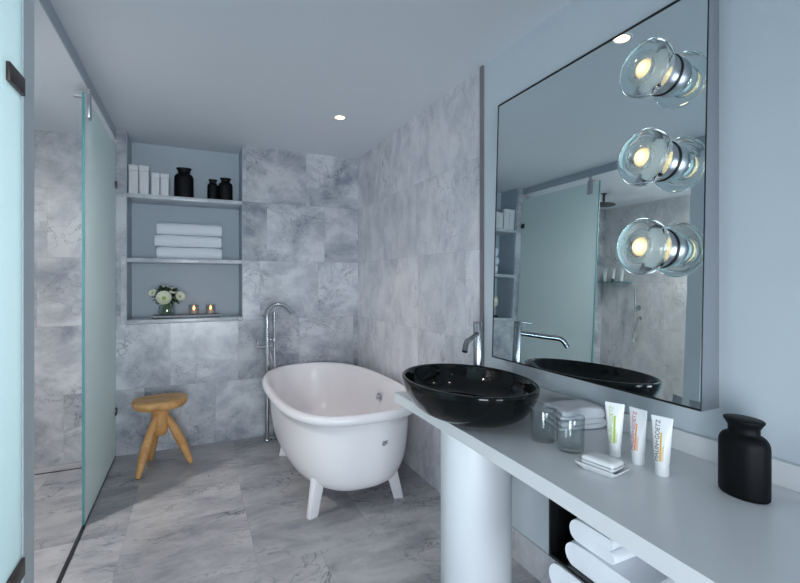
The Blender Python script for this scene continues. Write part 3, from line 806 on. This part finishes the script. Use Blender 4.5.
# ---------------------------------------------------------------- three glass sconces mounted on the mirror
def sconce(y, z, lab):
    base = mpnt(y, z, .0008)
    t = thing('glass_wall_lamp', lab, 'lamp', base, 0, 'glass lamps mounted on the mirror')
    ax = tuple(mn)
    bm = bmesh.new(); lathe(bm, [(.040, 0), (.0645, 0), (.0655, .001), (.0655, .003), (.0645, .004), (.040, .004)], axis=ax, seg=56, closed=True); obj('gasket', bm, M['blackline'], t, True, 40)
    bm = bmesh.new(); lathe(bm, [(.012, .0042), (.062, .0042), (.063, .010), (.061, .048), (.058, .052), (.034, .054), (.012, .054)], axis=ax, seg=56, closed=True); obj('metal_drum', bm, M['steel'], t, True, 35)
    bm = bmesh.new(); lathe(bm, [(.020, .0542), (.056, .0542), (.056, .0545), (.020, .0545)], axis=ax, seg=48, closed=True); obj('added_reflector', bm, M['plasticw'], t)  # white plate added inside the lamp to lighten the glass around the bulb
    # thick cast-glass disc with a hollow middle
    prof = [(.030, .058), (.040, .0548), (.060, .0552), (.074, .059), (.084, .066), (.0895, .076), (.0905, .084), (.088, .093), (.081, .102), (.071, .1075),
            (.062, .1085), (.056, .105), (.050, .1035), (.045, .1075), (.040, .110), (.036, .108), (.034, .100), (.0325, .085), (.031, .070)]
    bm = bmesh.new(); lathe(bm, prof, axis=ax, seg=72, closed=True); obj('glass_disc', bm, M['lens'], t, True, 70)
    bm = bmesh.new(); lathe(bm, [(0, .0545), (.018, .0545), (.022, .060), (.028, .068), (.0300, .080), (.0290, .092), (.022, .101), (.011, .1055), (0, .1065)], axis=ax, seg=36); obj('bulb', bm, M['bulb'], t, True, 60)
for z, w in ((2.026, 'top'), (1.746, 'middle'), (1.465, 'bottom')):
    sconce(.936, z, f'{w} one of three lit glass disc lamps on the mirror')

# ---------------------------------------------------------------- ceiling downlights
def downlight(x, y, z, lab, r=.042, grp='recessed ceiling downlights'):
    t = thing('ceiling_downlight', lab, 'lamp', (x, y, z), 0, grp)
    bm = bmesh.new(); lathe(bm, [(r*.80, -.0005), (r*1.12, -.0005), (r*1.15, -.003), (r*1.05, -.006), (r*.82, -.005)], seg=40, closed=True); obj('trim_ring', bm, M['plasticw'], t, True, 40)
    bm = bmesh.new(); lathe(bm, [(0, -.0005), (r*.79, -.0005), (r*.79, -.0035), (0, -.0038)], seg=40); obj('lens', bm, M['led'], t, True, 40)
downlight(.945, 3.047, ZC, 'small round recessed ceiling downlight above the bathtub')
downlight(.963, 1.46, ZC, 'round recessed ceiling downlight above the black basin, seen in the mirror')
downlight(-1.40, 2.30, ZS, 'round recessed downlight in the lowered shower ceiling')
downlight(-.02, .35, ZC, 'round recessed ceiling downlight near the camera end of the room')

# ---------------------------------------------------------------- shower fittings (seen in the mirror)
t = thing('rain_shower', 'round steel rain shower head hanging from the shower ceiling', 'shower', (-1.168, 3.458, ZS-.0005))
bm = bmesh.new(); lathe(bm, [(0, 0), (.03, 0), (.03, -.006), (.0, -.006)], seg=28); tube(bm, [(0, 0, -.006), (0, 0, -.110)], .013, 16); obj('ceiling_arm', bm, M['darksteel'], t, True, 40)
bm = bmesh.new(); lathe(bm, [(0, -.105), (.03, -.107), (.118, -.117), (.122, -.121), (.118, -.125), (0, -.125)], seg=48); obj('shower_plate', bm, M['darksteel'], t, True, 40)
o = boxo('glass_shelf', (XS+.0005, XS+.11, 3.62, 4.028, 1.535, 1.543), M['glassedge']); tag(o, 'small glass corner shelf inside the shower, seen in the mirror', 'shelf')
for k, y in enumerate((3.96, 3.84, 3.72)):
    t = thing('shower_toiletry', ('white tube at the corner end of the glass shower shelf', 'white tube in the middle of the glass shower shelf', 'white tube at the open end of the glass shower shelf')[k], 'tube', (XS+.055, y, 1.5435), 0, 'tubes on the shower shelf')
    bm = bmesh.new(); lathe(bm, [(0, 0), (.018, 0), (.018, .035), (0, .035)], seg=24); obj('cap', bm, M['inkd'] if k == 1 else M['plasticw'], t, True, 40)
    bm = bmesh.new(); loft(bm, [[Vector((max(.002, .019*(1-f**1.3))*math.cos(2*PI*j/24), (.019+.012*f)*math.sin(2*PI*j/24), .0352+.13*f)) for j in range(24)] for f in [i/8 for i in range(9)]]); obj('tube_body', bm, M['plasticw'], t, True, 60)
t = thing('hand_shower_set', 'chrome hand shower with hose on the shower side wall', 'shower', (XS+.0005, 3.52, 1.25))
bm = bmesh.new(); lathe(bm, [(0, 0), (.03, 0), (.03, .01), (.012, .012), (.012, .055), (0, .055)], axis=(1, 0, 0), seg=24); obj('wall_bracket', bm, M['chrome'], t, True, 40)
bm = bmesh.new(); tube(bm, [(.06, 0, -.05), (.06, 0, .05), (.06, .0, .22)], [.009, .011, .013], 14); obj('handset', bm, M['chrome'], t, True, 40)
bm = bmesh.new(); tube(bm, smooth_path([(.06, 0, -.05), (.06, .01, -.2), (.055, .02, -.33), (.05, -.01, -.40), (.045, -.035, -.32), (.03, -.03, -.2), (.012, -.03, -.12)], 8), .006, 10); obj('hose', bm, M['steel'], t, True, 60)
bm = bmesh.new(); lathe(bm, [(0, 0), (.02, 0), (.02, .012), (0, .014)], axis=(1, 0, 0), org=(0, -.03, -.12), seg=20); obj('wall_outlet', bm, M['chrome'], t, True, 40)

# ---------------------------------------------------------------- lights
def area(name, loc, rot, sx, sy, power, col, spread=180):
    l = bpy.data.lights.new(name, 'AREA'); l.shape = 'RECTANGLE'; l.size = sx; l.size_y = sy; l.energy = power; l.color = col
    l.spread = math.radians(spread)
    o = bpy.data.objects.new(name, l); C.objects.link(o); o.location = loc; o.rotation_euler = rot; return o
def spot(name, loc, power, col, ang=100, blend=.8, r=.04):
    l = bpy.data.lights.new(name, 'SPOT'); l.energy = power; l.color = col; l.spot_size = math.radians(ang); l.spot_blend = blend; l.shadow_soft_size = r
    o = bpy.data.objects.new(name, l); C.objects.link(o); o.location = loc; return o
DAY = (.84, .92, 1.0)
area('daylight_window', (-.95, -.95, .85), (math.radians(90), 0, math.radians(-41)), .9, 1.3, 12, DAY, 80)
area('daylight_rear_window', (.0, YN-.05, 1.15), (math.radians(90), 0, math.radians(2)), 1.2, 1.7, 24, DAY, 75)
area('daylight_toilet_window', (XS+.02, 1.35, 1.4), (0, math.radians(-90), 0), 2.0, 1.2, 24, (.90, .97, 1.0))
WARM = (1.0, .80, .72)
spot('downlight_beam', (.945, 3.047, ZC-.02), 24, WARM, 64)
spot('downlight_beam', (.963, 1.46, ZC-.02), 3, WARM, 95)
spot('downlight_beam', (-1.40, 2.30, ZS-.02), 118, (1.0, .94, .91), 170, 1, .05)
spot('downlight_beam', (-.02, .35, ZC-.02), 3, WARM, 120)
w = bpy.data.worlds.new('world'); bpy.context.scene.world = w; w.use_nodes = True
w.node_tree.nodes['Background'].inputs[0].default_value = (.6, .78, 1, 1); w.node_tree.nodes['Background'].inputs[1].default_value = .4

# ---------------------------------------------------------------- camera
cam = bpy.data.cameras.new('camera'); co = bpy.data.objects.new('camera', cam); C.objects.link(co)
cam.sensor_width = 36; cam.lens = 442.0/800*36; cam.shift_y = -(291.5-281.0)/800; cam.clip_start = .02
co.location = (0, 0, H); co.rotation_euler = (PI/2, 0, -math.radians(24.97))
sc = bpy.context.scene; sc.camera = co
sc.view_settings.view_transform = 'Standard'; sc.view_settings.look = 'None'; sc.view_settings.gamma = 1
sc.view_settings.exposure = 0.08
sc.cycles.max_bounces = 14; sc.cycles.transmission_bounces = 12; sc.cycles.diffuse_bounces = 6; sc.cycles.glossy_bounces = 6
sc.cycles.caustics_refractive = True; sc.cycles.caustics_reflective = False
sc.cycles.use_denoising = True; sc.cycles.sample_clamp_indirect = 6
